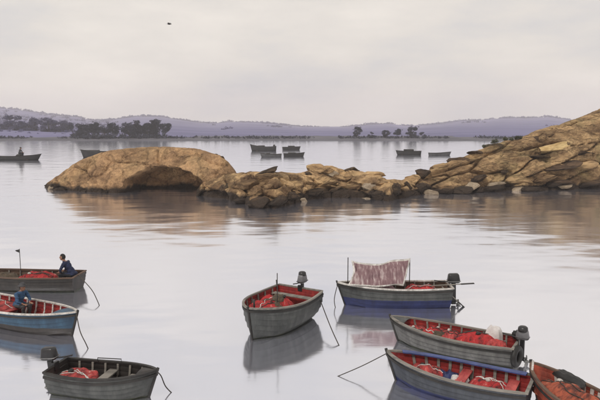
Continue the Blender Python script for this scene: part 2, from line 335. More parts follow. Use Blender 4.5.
# far-off wood on the hill flanks: one mass
def woodland():
    rng = random.Random(3); bm = Leaves()
    for _ in range(3200):
        px = rng.uniform(-120, 720); d = rng.choice([rng.uniform(290, 520), rng.uniform(420, 900), rng.uniform(900, 1840), rng.uniform(1780, 1870)])
        n_ = noise.noise(Vector((px * .02, d * .004, 0)))
        if d < 1780 and (n_ < -.4 if px < 120 else n_ < .45): continue
        x = (px - 300) / 600 * d; top = at(px, interp(HILL, px, 1), 1850).z
        rows = [(262, 0), (330, .05), (450, .09), (650, .16), (900, .28), (1150, .45), (1400, .66), (1600, .84), (1750, .96), (1850, 1), (1950, .93)]
        z = .9 + (top - .9) * interp(rows, d, 1); r = rng.uniform(.5, 1.1) * d / 330
        for k in range(3):
            leaf_cluster(bm, (x + rng.uniform(-1.5, 1.5) * r, d, z + r * rng.uniform(-.1, .5)), r, 16, r * .42, rng, .7)
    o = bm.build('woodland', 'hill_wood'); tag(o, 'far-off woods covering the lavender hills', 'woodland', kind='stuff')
woodland()
def bank_scrub():
    rng = random.Random(9); bm = Leaves()
    for _ in range(1250):
        x = rng.uniform(-190, 190); px = 300 + x / 258 * 600
        dens = noise.noise(Vector((x * .05, 3, 3))) + (.6 if 70 < px < 172 else 0)
        if dens < -.22: continue
        r = rng.uniform(.35, .9) * (1.9 if 74 < px < 170 else 1)
        leaf_cluster(bm, (x, 256 + rng.uniform(-1, 8), .9 + r * .5), r, 10, r * .45, rng, .8)
    o = bm.build('bank_scrub', 'dark_leaf'); tag(o, 'dark low scrub along the far bank', 'scrub', kind='stuff')
bank_scrub()

def make_tree(seed, v, leaf, name='shore_tree'):
    """tree of height 1: v 0 round, 1 uneven, 2 upright, 3 low and wide, 4 lollipop"""
    rng = random.Random(seed); t = empty(name); bm = bmesh.new(); cl = Leaves()
    half = (.30, .34, .17, .46, .24)[v]; low = (.10, .08, .06, .05, .30)[v]
    lean = rng.uniform(-.06, .06); top = Vector((lean, 0, .78)); fork = Vector((lean * .4, 0, low * .8 + .08))
    sweep([Vector((0, 0, -.05)), Vector((0, rng.uniform(-.02, .02), fork.z * .5)), fork, top], .03, sides=7, bm=bm, taper=lambda k: 1 - .75 * k)
    for k in range(rng.randint(10, 14)):
        z = lerp(low + .05, .9, rng.random() ** (.8 if v != 3 else 1.2)); env = half * math.sqrt(max(.05, 1 - ((z - (low + 1) / 2) / ((1 - low) / 2 + .02)) ** 2))
        a = rng.uniform(0, 6.3); c = Vector((lean + env * .75 * math.cos(a), env * .75 * math.sin(a), z)); lr = rng.uniform(.10, .18) * (1.15 if v == 3 else 1)
        m_ = fork.lerp(c, .55) + Vector((0, 0, .03)); sweep([fork, m_, c], .011, sides=5, bm=bm, taper=lambda q: 1 - .6 * q)
        leaf_cluster(cl, c, lr, int(170 * (lr / .1) ** 1.6), .022, rng, .8)
        for _ in range(3):
            leaf_cluster(cl, c + Vector((rng.uniform(-1, 1), rng.uniform(-1, 1), rng.uniform(-.6, .8))) * lr * 1.25, lr * .4, 26, .02, rng, .8)
    from_bm('trunk', bm, 'bark', t); cl.build('crown', leaf, t)
    return t
def plant(leaf, v, px, top, Y, label, group, wide=1.0, base=.85):
    t = make_tree(int(px * 13 + top), v, leaf); p = at(px, top, Y); hh = (p.z - base) / .96
    t.location = (p.x, Y, base); t.scale = (hh * wide * 1.3, hh * wide * 1.3, hh); t.rotation_euler = (0, 0, random.uniform(0, 6.3)); tag(t, label, 'tree', group)
G1 = 'dark trees on the far bank'; G2 = 'purple-grey trees at the left of the far bank'
# (px, top py, variant, widening, label)
for px, top, v, wd, lab in [
    (74, 126, 3, 1.0, 'dark tree at the left end of the dark far-bank row'),
    (82, 124.5, 0, 1.1, 'dark rounded tree, second from left in the dark far-bank row'),
    (89, 123, 4, 1.0, 'dark tree before the first gap in the far-bank row'),
    (95, 122.5, 4, .75, 'slim dark tree standing alone in a gap of the far-bank row'),
    (104, 124.5, 3, 1.2, 'wide low dark tree left of the middle of the far-bank row'),
    (113, 123.5, 4, .9, 'round-headed dark tree near the middle of the far-bank row'),
    (121, 126.5, 3, 1.1, 'lowest dark tree in the middle of the far-bank row'),
    (129, 122.5, 1, 1.0, 'uneven dark tree above the dome, far-bank row'),
    (138, 121, 2, 1.0, 'narrow upright dark tree above the dome, far-bank row'),
    (147, 123, 0, .9, 'round dark tree between the two upright ones on the far bank'),
    (155, 119.5, 2, 1.05, 'tallest upright dark tree near the right end of the far-bank row'),
    (165, 121.5, 4, .95, 'dark lollipop tree ending the far-bank row on the right'),
    (386, 130, 0, 1.1, 'left dark tree of the trio behind the moored grey boat'),
    (397, 128.5, 4, 1.0, 'middle dark tree of the trio behind the moored grey boat'),
    (411, 127, 1, 1.1, 'right, widest dark tree of the trio behind the moored grey boat'),
    (423, 131, 3, .9, 'low dark tree just right of the trio on the far bank'),
    (357, 127.5, 0, 1.0, 'lone rounded dark tree on the far bank above the rock ridge'),
    (372, 132, 3, 1.1, 'low bushy dark tree between the lone tree and the trio')]:
    plant('dark_leaf', v, px, top, 259 + random.uniform(0, 5), lab, G1, wide=wd)
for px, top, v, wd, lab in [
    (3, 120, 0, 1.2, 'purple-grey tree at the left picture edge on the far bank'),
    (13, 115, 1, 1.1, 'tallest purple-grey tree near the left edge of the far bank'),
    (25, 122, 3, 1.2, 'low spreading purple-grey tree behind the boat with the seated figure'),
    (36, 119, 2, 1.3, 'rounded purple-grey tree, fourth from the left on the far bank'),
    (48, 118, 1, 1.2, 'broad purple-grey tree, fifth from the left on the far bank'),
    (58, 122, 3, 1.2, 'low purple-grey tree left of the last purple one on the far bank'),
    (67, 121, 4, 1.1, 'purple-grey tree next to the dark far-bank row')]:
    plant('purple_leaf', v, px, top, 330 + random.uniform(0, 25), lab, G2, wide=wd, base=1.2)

# ------------------------------------------------------------------ rock masses
def crevice(p, sx, sz, tilt, seed):
    q = Vector((p.x * sx, p.y * sx * 1.1, (p.z + tilt * p.x) * sz)) + Vector((seed, 0, 0))
    q += .22 * Vector((noise.noise(q * 1.7), noise.noise(q * 1.7 + Vector((9, 0, 0))), noise.noise(q * 1.7 + Vector((0, 9, 0)))))
    d, _ = noise.voronoi(q); return d[1] - d[0], noise.cell(Vector((_[0][0] * 7.1, _[0][1] * 7.1, _[0][2] * 7.1)))
def landmass(name, tab, step, nv, matname, amp, crev, cx, cz, tilt, seed, hollow=None, power=.75, label=''):
    """tab: (px, crest py, waterline py, crest setback m, crest roundness)"""
    cols = []; px = tab[0][0]
    while px <= tab[-1][0] + 1e-6: cols.append(px); px += step
    vs, fs = [], []; rows = []
    for j in range(nv + 1): rows.append(j / nv * 1.75)
    for px in cols:
        by = interp(tab, px, 2); Yb = gp(px, by).y; Yc = Yb + interp(tab, px, 3); C = at(px, interp(tab, px, 1), Yc)
        zc = max(C.z, .15)
        for v in rows:
            if v <= 1:
                y = lerp(Yb, Yc, v); z = zc * math.sin(v * math.pi / 2) ** power
                if v < .04: z -= (1 - v / .04) * .9
            else:
                k = (v - 1) / .75; y = Yc + (Yc - Yb + 2) * k; z = zc * math.cos(k * math.pi / 2) ** .8 - .9 * sstep(.8, 1, k)
            x = (px - 300) / 600 * y if v <= 1 else (px - 300) / 600 * (Yc + (y - Yc) * .3)
            p = Vector((x, y, z))
            fall = sstep(0, .5, z + .35) * (.35 + .65 * sstep(0, 1, abs(v - 1) * 3) if v > .7 else 1)
            f = noise.fractal(p * .45 + Vector((seed, 0, 0)), 1, 2, 5) * amp + noise.fractal(p * 2.1 + Vector((seed, 3, 0)), .9, 2, 4) * amp * .34
            n = Vector((0, -math.cos(min(v, 1) * math.pi / 2) - .15, math.sin(min(v, 1) * math.pi / 2) * .55))
            c, cell = crevice(p, cx, cz, tilt, seed)
            dep = -crev * (1 - sstep(0, .09, c)) + (cell - .5) * crev * .8
            p += n * ((f + dep) * fall)
            if hollow and v < 1:
                hx, hw, hz, hd = hollow
                e = math.hypot((p.x - hx) / hw, max(p.z, 0) / hz) + .07 * noise.noise(p * 1.3)
                p.y += hd * (1 - sstep(.80, 1.0, e)) * (1 if p.z > -.5 else .4)
            vs.append(p)
    m = len(rows)
    for i in range(len(cols) - 1):
        for j in range(m - 1):
            a = i * m + j; fs.append((a, a + m, a + m + 1, a + 1))
    o = from_data(name, vs, fs, matname, smooth=True); tag(o, kind='structure'); o['label'] = label
    return o
DOME = [(43, 186, 187, 0.3, 0), (46, 183, 188.5, 1.2, 0), (55, 176.5, 190, 2.1, 0), (66, 169, 191, 2.9, 0), (80, 161, 192, 3.5, 0), (100, 153, 193, 4.0, 0), (118, 149, 193.5, 4.2, 0), (140, 147, 194, 4.3, 0), (165, 146, 194.5, 4.4, 0), (190, 148, 195, 4.2, 0), (206, 151.5, 196, 3.8, 0), (220, 156, 197, 3.4, 0), (228, 162, 197, 2.9, 0), (234, 170, 197, 2.4, 0), (240, 180, 197, 1.6, 0), (246, 192, 196, 0.8, 0)]
hp = gp(166, 193)
dome = landmass('rock_dome', DOME, .8, 110, 'dome_rock', .45, .26, .15, .3, .3, 11.0, hollow=(hp.x, 4.4, 2.6, 5.2), power=.72, label='rounded ochre rock islet with a dark hollow at its foot')
RIDGE = [(196, 190, 196, 2, 0), (206, 178, 197, 3, 0), (222, 174, 199, 3.5, 0), (240, 173.5, 203, 4, 0), (256, 172.5, 208, 4.5, 0), (275, 172, 209, 4.5, 0), (292, 174, 205, 4.2, 0), (305, 171, 201, 4, 0), (318, 166, 199, 4, 0), (332, 165.5, 198, 4, 0), (346, 169, 197.5, 4, 0), (362, 172, 198, 4, 0), (378, 175, 200, 3.8, 0), (390, 180, 202, 3.2, 0), (400, 181, 199, 3, 0), (412, 180, 196, 3, 0), (420, 190, 195, 1.5, 0)]
ridge = landmass('rock_ridge', RIDGE, .8, 80, 'shore_slab_rock', .45, .5, .22, .8, .12, 4.0, power=.7, label='low broken rock ridge joining the islet to the headland')
HEAD = [(396, 188, 195, 2.4, 0), (404, 183, 196, 2.8, 0), (415, 177, 196, 3.4, 0), (430, 170, 195, 4.0, 0), (450, 161.5, 194, 4.7, 0), (470, 153, 193, 5.3, 0), (488, 146, 192, 5.8, 0), (504, 140, 191.5, 6.0, 0), (520, 138, 191, 6.1, 0), (535, 131, 191, 6.3, 0), (550, 126, 190.5, 6.4, 0), (566, 120.5, 190, 6.6, 0), (582, 114, 189, 6.8, 0), (600, 107.5, 188, 6.9, 0), (640, 95, 187, 7.2, 0), (690, 88, 188, 7.6, 0), (760, 98, 190, 6.9, 0), (820, 130, 192, 5.6, 0), (860, 180, 195, 3.4, 0)]
head = landmass('headland', HEAD, 1.1, 170, 'headland_rock', .62, .70, .11, .55, -.26, 23.0, power=.95, label='brown slab-rock headland rising to the right edge')

# single rocks lying on the masses
def rock_mesh(seed, sub=4):
    rng = random.Random(seed); bm = bmesh.new(); bmesh.ops.create_icosphere(bm, subdivisions=sub, radius=1)
    planes = []
    for _ in range(14):
        n = Vector((rng.gauss(0, 1), rng.gauss(0, 1), rng.gauss(0, 1))).normalized(); planes.append((n, rng.uniform(.45, .8)))
    for v in bm.verts:
        for n, d in planes:
            e = v.co.dot(n) - d
            if e > 0: v.co -= n * e
        v.co += v.co.normalized() * (noise.fractal(v.co * 2.4 + Vector((seed * 3.1, 0, 0)), .8, 2, 5) * .07)
    me = bpy.data.meshes.new('rock'); bmesh.ops.recalc_face_normals(bm, faces=bm.faces); bm.to_mesh(me); bm.free()
    me.polygons.foreach_set('use_smooth', [True] * len(me.polygons)); return me
ROCKS = {}
def rock(parent, px, py, Y, sx, sy, sz, mt, rot=None, rng=random):
    key = (rng.randrange(7), mt)
    if key not in ROCKS:
        me = rock_mesh(key[0] + 1).copy(); me.materials.append(MATS[mt]); ROCKS[key] = me
    o = bpy.data.objects.new('rock', ROCKS[key]); COL.objects.link(o); p = at(px, py, Y) if Y else gp(px, py, 0)
    o.location = p; o.scale = (sx, sy, sz); o.rotation_euler = rot or (rng.uniform(-.25, .25), rng.uniform(-.3, .1), rng.uniform(-.5, .5)); o.parent = parent
    return o
def surf_depth(tab, px, py):        # distance of a landmass front face along a pixel's line of sight
    by = interp(tab, px, 2); Yb = gp(px, by).y; Yc = Yb + interp(tab, px, 3); cy = interp(tab, px, 1)
    k = max(0, min(1, (by - py) / max(by - cy, 1))); return lerp(Yb, Yc, k ** 1.25) + .1
rr = random.Random(5)
def px_rocks(parent, tab, lst):
    for px, py, wpx, hpx, mt in lst:
        Y = surf_depth(tab, px, py) - (.55 if mt == 'yellow_rock' else 0); s = Y / 600
        rock(parent, px, py, Y, wpx * s * .66, wpx * s * .5, hpx * s * .72, mt, rng=rr)
# ridge: slabs and blocks that can be told apart
px_rocks(ridge, RIDGE, [
    (212, 183, 14, 8, 'shore_slab_rock'), (226, 188, 16, 8, 'shore_dark_rock'), (268, 171, 22, 5, 'shore_dark_rock'), (250, 186, 24, 9, 'shore_slab_rock'),
    (272, 186, 20, 8, 'shore_slab_rock'), (243, 201, 22, 9, 'shore_dark_rock'), (260, 204, 24, 10, 'shore_dark_rock'), (277, 202, 22, 10, 'shore_dark_rock'), (291, 197, 18, 7, 'shore_dark_rock'),
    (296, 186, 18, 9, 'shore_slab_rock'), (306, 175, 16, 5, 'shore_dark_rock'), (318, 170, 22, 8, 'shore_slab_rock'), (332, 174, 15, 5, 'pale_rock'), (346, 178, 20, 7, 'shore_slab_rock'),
    (324, 183, 26, 7, 'shore_slab_rock'), (314, 192, 22, 6, 'shore_dark_rock'), (336, 190, 20, 6, 'shore_slab_rock'), (350, 170, 18, 5, 'shore_dark_rock'), (362, 177, 20, 7, 'shore_slab_rock'),
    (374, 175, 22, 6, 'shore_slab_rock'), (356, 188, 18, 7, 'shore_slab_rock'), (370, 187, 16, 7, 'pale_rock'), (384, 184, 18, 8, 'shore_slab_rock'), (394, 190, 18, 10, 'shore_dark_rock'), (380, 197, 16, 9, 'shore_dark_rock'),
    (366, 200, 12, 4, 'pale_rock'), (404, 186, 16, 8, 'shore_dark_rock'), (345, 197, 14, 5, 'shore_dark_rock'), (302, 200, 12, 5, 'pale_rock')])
px_rocks(dome, DOME, [
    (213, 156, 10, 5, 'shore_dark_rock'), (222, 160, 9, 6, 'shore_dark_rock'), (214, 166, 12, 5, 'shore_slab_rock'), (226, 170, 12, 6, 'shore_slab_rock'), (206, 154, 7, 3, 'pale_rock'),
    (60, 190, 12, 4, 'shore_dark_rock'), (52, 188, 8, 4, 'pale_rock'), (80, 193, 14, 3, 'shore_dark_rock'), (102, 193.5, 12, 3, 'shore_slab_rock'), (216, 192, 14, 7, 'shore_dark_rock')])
px_rocks(head, HEAD, [
    (412, 180, 16, 8, 'shore_slab_rock'), (424, 173, 18, 7, 'shore_dark_rock'), (440, 167, 20, 6, 'shore_slab_rock'), (458, 161, 22, 6, 'shore_dark_rock'), (477, 153, 22, 6, 'shore_dark_rock'), (494, 147, 20, 6, 'shore_dark_rock'),
    (424, 187, 18, 8, 'shore_dark_rock'), (503, 158, 26, 9, 'shore_slab_rock'), 
    (552, 148, 38, 7, 'yellow_rock'), (541, 157, 34, 5, 'shore_dark_rock'), (575, 154, 34, 5, 'shore_dark_rock'), (560, 166, 42, 5, 'shore_dark_rock'), (585, 166, 30, 8, 'shore_slab_rock'),
    (592, 126, 30, 9, 'shore_slab_rock'), (548, 133, 24, 6, 'shore_slab_rock'), (532, 140, 20, 6, 'shore_dark_rock'), (520, 148, 18, 6, 'shore_slab_rock'),
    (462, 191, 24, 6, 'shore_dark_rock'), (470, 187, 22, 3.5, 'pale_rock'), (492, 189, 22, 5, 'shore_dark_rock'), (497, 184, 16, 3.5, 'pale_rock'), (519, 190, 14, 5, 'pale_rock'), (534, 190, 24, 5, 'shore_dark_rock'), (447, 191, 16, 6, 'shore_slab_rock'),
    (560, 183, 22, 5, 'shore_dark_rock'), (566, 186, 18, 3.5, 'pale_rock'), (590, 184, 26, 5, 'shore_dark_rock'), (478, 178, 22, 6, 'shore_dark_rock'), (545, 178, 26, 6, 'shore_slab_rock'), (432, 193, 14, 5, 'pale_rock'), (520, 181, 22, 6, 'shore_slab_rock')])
for i in range(10):                     # rocks of the headland beyond the picture's right edge and small stones
    px = rr.uniform(405, 700); by = interp(HEAD, px, 2); cy = interp(HEAD, px, 1); py = lerp(by, cy, rr.random() ** .8)
    Y = surf_depth(HEAD, px, py); s = Y / 600; wd = rr.uniform(4, 12)
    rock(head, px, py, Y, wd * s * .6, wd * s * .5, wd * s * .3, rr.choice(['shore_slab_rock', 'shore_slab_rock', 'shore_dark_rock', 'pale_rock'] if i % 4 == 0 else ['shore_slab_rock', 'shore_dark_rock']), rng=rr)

# scrub on the headland crest
def shrub(px, py, Y, r, label, seed):
    rng = random.Random(seed); t = empty('shrub', at(px, py, Y)); bm = Leaves(); st = bmesh.new()
    for k in range(5):
        c = Vector((rng.uniform(-1, 1) * r, rng.uniform(-.5, .5) * r, rng.uniform(.2, .7) * r)); leaf_cluster(bm, c, r * .5, 60, r * .13, rng, .75)
        sweep([(0, 0, -.5 * r), c * .5, c], r * .03, sides=5, bm=st)
    bm.build('foliage', 'scrub_leaf', t); from_bm('stem', st, 'bark', t); tag(t, label, 'shrub', 'shrubs on the headland crest')
for i, (px, py, r, lab) in enumerate([(486, 147, .75, 'low dark shrub at the left of the headland crest'), (497, 142.5, .85, 'second dark shrub from the left on the headland crest'), (508, 139.5, .95, 'dark green shrub in the notch of the headland crest'), (519, 138, .8, 'green shrub where the headland steepens'), (596, 132, .6, 'small green shrub at the right picture edge on the headland')]):
    shrub(px, py + 1, surf_depth(HEAD, px, py) + .1, r * .55, lab, i)

# ------------------------------------------------------------------ boats
def ell(bm, c, r, rot=None):
    M = Matrix.Translation(c) @ (rot or Matrix()) @ Matrix.Diagonal((*r, 1)); bmesh.ops.create_icosphere(bm, subdivisions=3, radius=1, matrix=M)
class Hull:
    def __init__(s, L, B, fb, rise=.22, draft=.2, rake=.28, stern=.8):
        s.L, s.B, s.fb, s.rise, s.draft, s.rake, s.stern = L, B, fb, rise, draft, rake, stern
    def w(s, t):
        if t < .4: return s.B / 2 * (1 - (1 - s.stern) * ((.4 - t) / .4) ** 2)
        return s.B / 2 * max(0.0, 1 - ((t - .4) / .6) ** 2.4) ** .85
    def sheer(s, t): return s.fb + (s.rise * ((t - .35) / .65) ** 2 if t > .35 else s.rise * .25 * ((.35 - t) / .35) ** 2)
    def keel(s, t): return -s.draft + (.9 * s.draft * sstep(.72, 1, t)) + .08 * (1 - t)
    def pt(s, t, q, side=1, inset=0.0):           # q 0 keel .. 1 sheer
        k, S = s.keel(t), s.sheer(t); z = k + (S - k) * q
        y = max(0, s.w(t) * (.18 + .82 * (1 - (1 - q) ** 2.3) ** .62 if q > 0 else .0) - inset)
        if t > .9: y *= 1
        x = s.L * (t - .5) + s.rake * (q - .55) * sstep(.55, 1, t) - .10 * (1 - q) * 0 + (-.06 * (q - .5) if t < .01 else 0)
        return Vector((x, side * y, z))
    def ts(s, n=30): return [i / n for i in range(n + 1)]
def q_at(hl, t, z): return max(.02, min(.999, (z - hl.keel(t)) / (hl.sheer(t) - hl.keel(t))))

def build_boat(name, label, hl, px_stern, px_bow, outer='grey_hull', bottom=None, inner='brown_wood', rail='white_trim', rub='dark_trim', ribs=8, rib_m='grey_wood', thwarts=(.2, .48, .72), thwart_m='grey_wood', floor_m='brown_wood', foredeck=None, group='fishing boats moored in the foreground', band=.18, rib_w=.05, roll=0.0, cat='boat'):
    a, b = gp(*px_stern), gp(*px_bow); c = (a + b) / 2; yaw = math.atan2(b.y - a.y, b.x - a.x)
    root = empty(name, (c.x, c.y, 0), yaw); root.rotation_euler = (roll, 0, yaw); tag(root, label, cat, group)
    n = 34; vs, fs, mi = [], [], []; qo = [(0, 0), (.09, 0), (1 / 6, 0)]          # overlapping strakes
    for k in range(1, 6): qo += [(k / 6 + .002, -.034), ((k + .5) / 6, -.014), ((k + 1) / 6, 0)]
    Mq = len(qo) - 1; W = 2 * Mq + 1; qs = [i / 10 for i in range(11)]
    for t in hl.ts(n):
        f_ = 1 - sstep(.9, 1, t)
        for q, of in qo[::-1]: vs.append(hl.pt(t, q, 1, of * f_))
        for q, of in qo[1:]: vs.append(hl.pt(t, q, -1, of * f_))
    for i in range(n):
        for j in range(W - 1):
            a_ = i * W + j; fs.append((a_, a_ + W, a_ + W + 1, a_ + 1))
            zz = sum(vs[k].z for k in fs[-1]) / 4; mi.append(0)
    for j in range(Mq):                         # transom
        fs.append((j, j + 1, W - 2 - j, W - 1 - j)) if j < Mq - 1 else fs.append((j, j + 1, W - 1 - j))
        zz = sum(vs[k].z for k in fs[-1]) / len(fs[-1]); mi.append(0)
    outer = two_tone(outer, bottom, band) if bottom else two_tone(outer, 'weed', .055)
    ob = outer
    hull = from_data('hull', vs, fs, [outer, ob, inner, inner], root, True, mi)
    bmn = bmesh.new(); bmn.from_mesh(hull.data); bmesh.ops.remove_doubles(bmn, verts=bmn.verts, dist=.0008); bmesh.ops.recalc_face_normals(bmn, faces=bmn.faces)
    # make sure that normals point outwards
    ref = max(bmn.faces, key=lambda f: f.calc_center_median().y)
    if ref.normal.y < 0: bmesh.ops.reverse_faces(bmn, faces=bmn.faces)
    bmn.to_mesh(hull.data); bmn.free()
    so = hull.modifiers.new('thickness', 'SOLIDIFY'); so.thickness = .035; so.offset = -1; so.material_offset = 2; so.material_offset_rim = 0
    es = hull.modifiers.new('edges', 'EDGE_SPLIT'); es.split_angle = R(32)
    path = [hl.pt(t, 1, 1) for t in hl.ts(26)] + [hl.pt(t, 1, -1) for t in hl.ts(26)[::-1][1:]]
    def loop(dz, dout):
        out_ = []
        for p in path:
            r = Vector((p.x, p.y, p.z + dz)); nrm = Vector((0, 1 if p.y >= 0 else -1, 0)) if abs(p.y) > .02 else Vector((1, 0, 0)); out_.append(r + nrm * dout)
        return out_
    from_bm('gunwale', sweep(loop(.012, -.012), 0, closed=True, rect=(.075, .045)), rail, root)
    lp = loop(-.085, .012); 
    from_bm('rub_rail', sweep(lp, 0, rect=(.035, .06)), rub, root)
    stem = [hl.pt(1, q, 1) + Vector((.012, 0, 0)) for q in qs]; stem.append(stem[-1] + Vector((.02, 0, .07)))
    from_bm('stem_post', sweep(stem, 0, rect=(.06, .05)), rub, root)
    for k in range(ribs):
        t = .06 + (k + .5) / ribs * .82
        for sd in (1, -1):
            pts = [hl.pt(t, q, sd, .05) for q in (.34, .45, .6, .75, .88, .97)]
            from_bm('rib', sweep(pts, 0, rect=(rib_w, .035)), rib_m, root)
    for t in thwarts:
        z = hl.fb - .16; q = q_at(hl, t, z); x = hl.pt(t, q, 1).x; y = min(hl.pt(t + d_ / hl.L, q_at(hl, t + d_ / hl.L, z), 1).y for d_ in (-.13, 0, .13)) - .045
        bm = bmesh.new(); box_bm(bm, (.24, 2 * y, .035), T(x, 0, z), .006); from_bm('thwart', bm, thwart_m, root)
    zf = .07; nb = 5; wmax = max(hl.pt(t, q_at(hl, t, zf), 1).y for t in (.2, .4, .6)) - .09
    for k in range(nb):
        y0, y1 = -wmax + 2 * wmax * k / nb + .006, -wmax + 2 * wmax * (k + 1) / nb - .006; far = max(abs(y0), abs(y1)); tt = [t for t in hl.ts(60) if hl.pt(t, q_at(hl, t, zf), 1).y - .10 > far and t > .04]
        if len(tt) < 2: continue
        x0, x1 = hl.L * (tt[0] - .5), hl.L * (tt[-1] - .5) - .05
        bm = bmesh.new(); box_bm(bm, (x1 - x0, y1 - y0, .022), T((x0 + x1) / 2, (y0 + y1) / 2, zf + .004 * (k % 2))); from_bm('floorboard', bm, floor_m, root)
    if foredeck:
        t0, dm = foredeck; vs, fs = [], []; tt = [lerp(t0, .985, i / 10) for i in range(11)]
        for t in tt:
            for k in range(-3, 4): p = hl.pt(t, 1, 1, .03); vs.append((p.x, p.y * k / 3, p.z - .01 + .05 * (1 - (k / 3) ** 2)))
        for i in range(10):
            for k in range(6): a_ = i * 7 + k; fs.append((a_, a_ + 7, a_ + 8, a_ + 1))
        d = from_data('foredeck', vs, fs, dm, root, True); so = d.modifiers.new('thickness', 'SOLIDIFY'); so.thickness = .02; so.offset = -1
    return root

def outboard(root, hl, y=0.0, s=1.0, drop=0.0, cowl='black_plastic', cap=None, tilt=0.0, tiller=True, rz=0.0):
    """outboard motor clamped on the transom; parts: bracket and leg, cowling, propeller, tiller"""
    x, z = -hl.L / 2 - .05, hl.sheer(0)
    bm = bmesh.new(); box_bm(bm, (.10 * s, .20 * s, .24 * s), T(.02, 0, -.04), .015); box_bm(bm, (.16 * s, .09 * s, .75 * s), T(-.12 * s, 0, -.25 * s), .03); box_bm(bm, (.30 * s, .16 * s, .02), T(-.15 * s, 0, -.52 * s), .005)
    m = from_bm('outboard_motor', bm, 'black_plastic', root); m.location = (x, y, z + .03 - drop); m.rotation_euler = (0, tilt, rz)
    bm = bmesh.new(); box_bm(bm, (.44 * s, .28 * s, .34 * s), T(-.12 * s, 0, .30 * s), .085 * s)
    for v in bm.verts:
        if v.co.z > .32 * s: v.co.x = -.12 * s + (v.co.x + .12 * s) * .86; v.co.y *= .84
    cw = from_bm('cowling', bm, cowl, m, True); bm = bmesh.new(); box_bm(bm, (.445 * s, .286 * s, .022 * s), T(-.12 * s, 0, .21 * s), .008); from_bm('cowl_seam', bm, 'metal' if cowl == 'black_plastic' else 'dark_trim', cw)
    if cap:
        bm = bmesh.new(); lathe([(.02, .14), (.09, .13), (.125, .10), (.135, .03), (.135, 0)][::-1], 20, T(-.12 * s, 0, .43 * s), bm); from_bm('starter_cap', bm, cap, m, True)
    bm = bmesh.new(); lathe([(.02, -.1), (.045, -.03), (.045, .05), (.01, .08)], 12, T(-.28 * s, 0, -.62 * s) @ Matrix.Rotation(R(90), 4, 'Y'), bm)
    for k in range(3):
        box_bm(bm, (.02, .07, .15), T(-.28 * s, 0, -.62 * s) @ Matrix.Rotation(k * 2.094, 4, 'X') @ T(0, 0, .10) @ Matrix.Rotation(.5, 4, 'Z'), .008)
    from_bm('propeller', bm, 'metal', m)
    if tiller: from_bm('tiller', sweep([(.08 * s, 0, .18 * s), (.3 * s, 0, .2 * s), (.55 * s, 0, .24 * s)], .02 * s), 'black_plastic', m)
    return m

def to_world(root, p):
    return Matrix.Translation(root.location) @ root.rotation_euler.to_matrix().to_4x4() @ Vector(p)
def heap(name, label, cat, root, x, y, z, lx, ly, h, mt, seed, rz=0.0, folds=.25, peak=2.2, group=None, lump=.0, dress=0):
    """crumpled sheet lying in a boat: closed mesh with folds"""
    n = 44; vs, fs = [], []; h *= .8 if name == 'red_cloth' else 1
    for i in range(n + 1):
        for j in range(n + 1):
            u, v = -1 + 2 * i / n, -1 + 2 * j / n
            # map the square to a rounded footprint
            k = 1 + .10 * noise.noise(Vector((u * 1.5, v * 1.5, seed))); X, Y = u * math.sqrt(1 - .38 * v * v) * k, v * math.sqrt(1 - .38 * u * u) * k
            r = max(abs(u), abs(v)); prof = max(0.0, 1 - r ** peak)
            n1 = noise.noise(Vector((u * 1.5 + seed, v * .8, seed * .7))); n2 = noise.noise(Vector((u * 2.6 + v, v * 1.9 + seed, 2))); fo = 1 - math.sqrt(n1 * n1 + .006) * 2.0; fo2 = 1 - math.sqrt(n2 * n2 + .006) * 2.0
            lu = noise.noise(Vector((u * 1.4 + seed * 2, v * 1.4, 5)))
            zz = h * prof ** .5 * (.92 + folds * .5 * (fo - .6) + folds * .35 * (fo2 - .6) + lump * lu)
            vs.append((X * lx / 2, Y * ly / 2, max(zz, 0 if r < 1 else 0)))
    W = n + 1
    for i in range(n):
        for j in range(n): a = i * W + j; fs.append((a, a + W, a + W + 1, a + 1))
    per = [i * W for i in range(W)] + [n * W + j for j in range(1, W)] + [i * W + n for i in range(n - 1, -1, -1)] + [j for j in range(n - 1, 0, -1)]
    fs.append(per)
    o = from_data(name, vs, fs, mt, None, True); o.data.polygons[len(fs) - 1].use_smooth = False
    o.location = to_world(root, (x, y, z)); o.rotation_euler = (0, 0, root.rotation_euler.z + rz); tag(o, label, cat, group)
    rg = random.Random(int(seed * 100))
    for k in range(dress):
        i, j = rg.randint(8, n - 8), rg.randint(8, n - 8); q = Vector(vs[i * W + j]); r_ = rg.uniform(.035, .055)
        if k == 1:                          # cork or foam floats strung on the net
            bm = bmesh.new(); ell(bm, (0, 0, 0), (r_ * 1.5, r_, r_)); f = from_bm('float', bm, rg.choice(['white_trim', 'white_trim', 'dark_trim', 'grey_wood']), o, True); f.location = q + Vector((0, 0, r_ * .6)); f.rotation_euler = (0, 0, rg.uniform(0, 3))
        else:                                   # a line thrown across it
            pts = []; jj = j
            for ii in range(2, n - 1, 2):
                jj = max(3, min(n - 3, jj + rg.randint(-2, 2))); pts.append(Vector(vs[ii * W + jj]) + Vector((0, 0, .012)))
            from_bm('cord', sweep(pts, .012, sides=6), rg.choice(['white_trim', 'rope', 'rope']), o, True)
    return o
def rope(label, pts, r=.016, sag=.0, group='mooring ropes', name='mooring_rope'):
    P = [Vector(p) for p in pts]; out_ = []
    Q = [2 * P[0] - P[1]] + P + [2 * P[-1] - P[-2]]
    for i in range(1, len(Q) - 2):
        for k in range(10):
            t = k / 10; a, b, c_, d = Q[i - 1:i + 3]
            out_.append(.5 * (2 * b + (c_ - a) * t + (2 * a - 5 * b + 4 * c_ - d) * t * t + (3 * b - a - 3 * c_ + d) * t ** 3))
    out_.append(P[-1]); c = out_[0].copy()
    o = from_bm(name, sweep([p - c for p in out_], r, sides=7), 'rope', None, True); o.location = c; tag(o, label, 'rope', group); return o
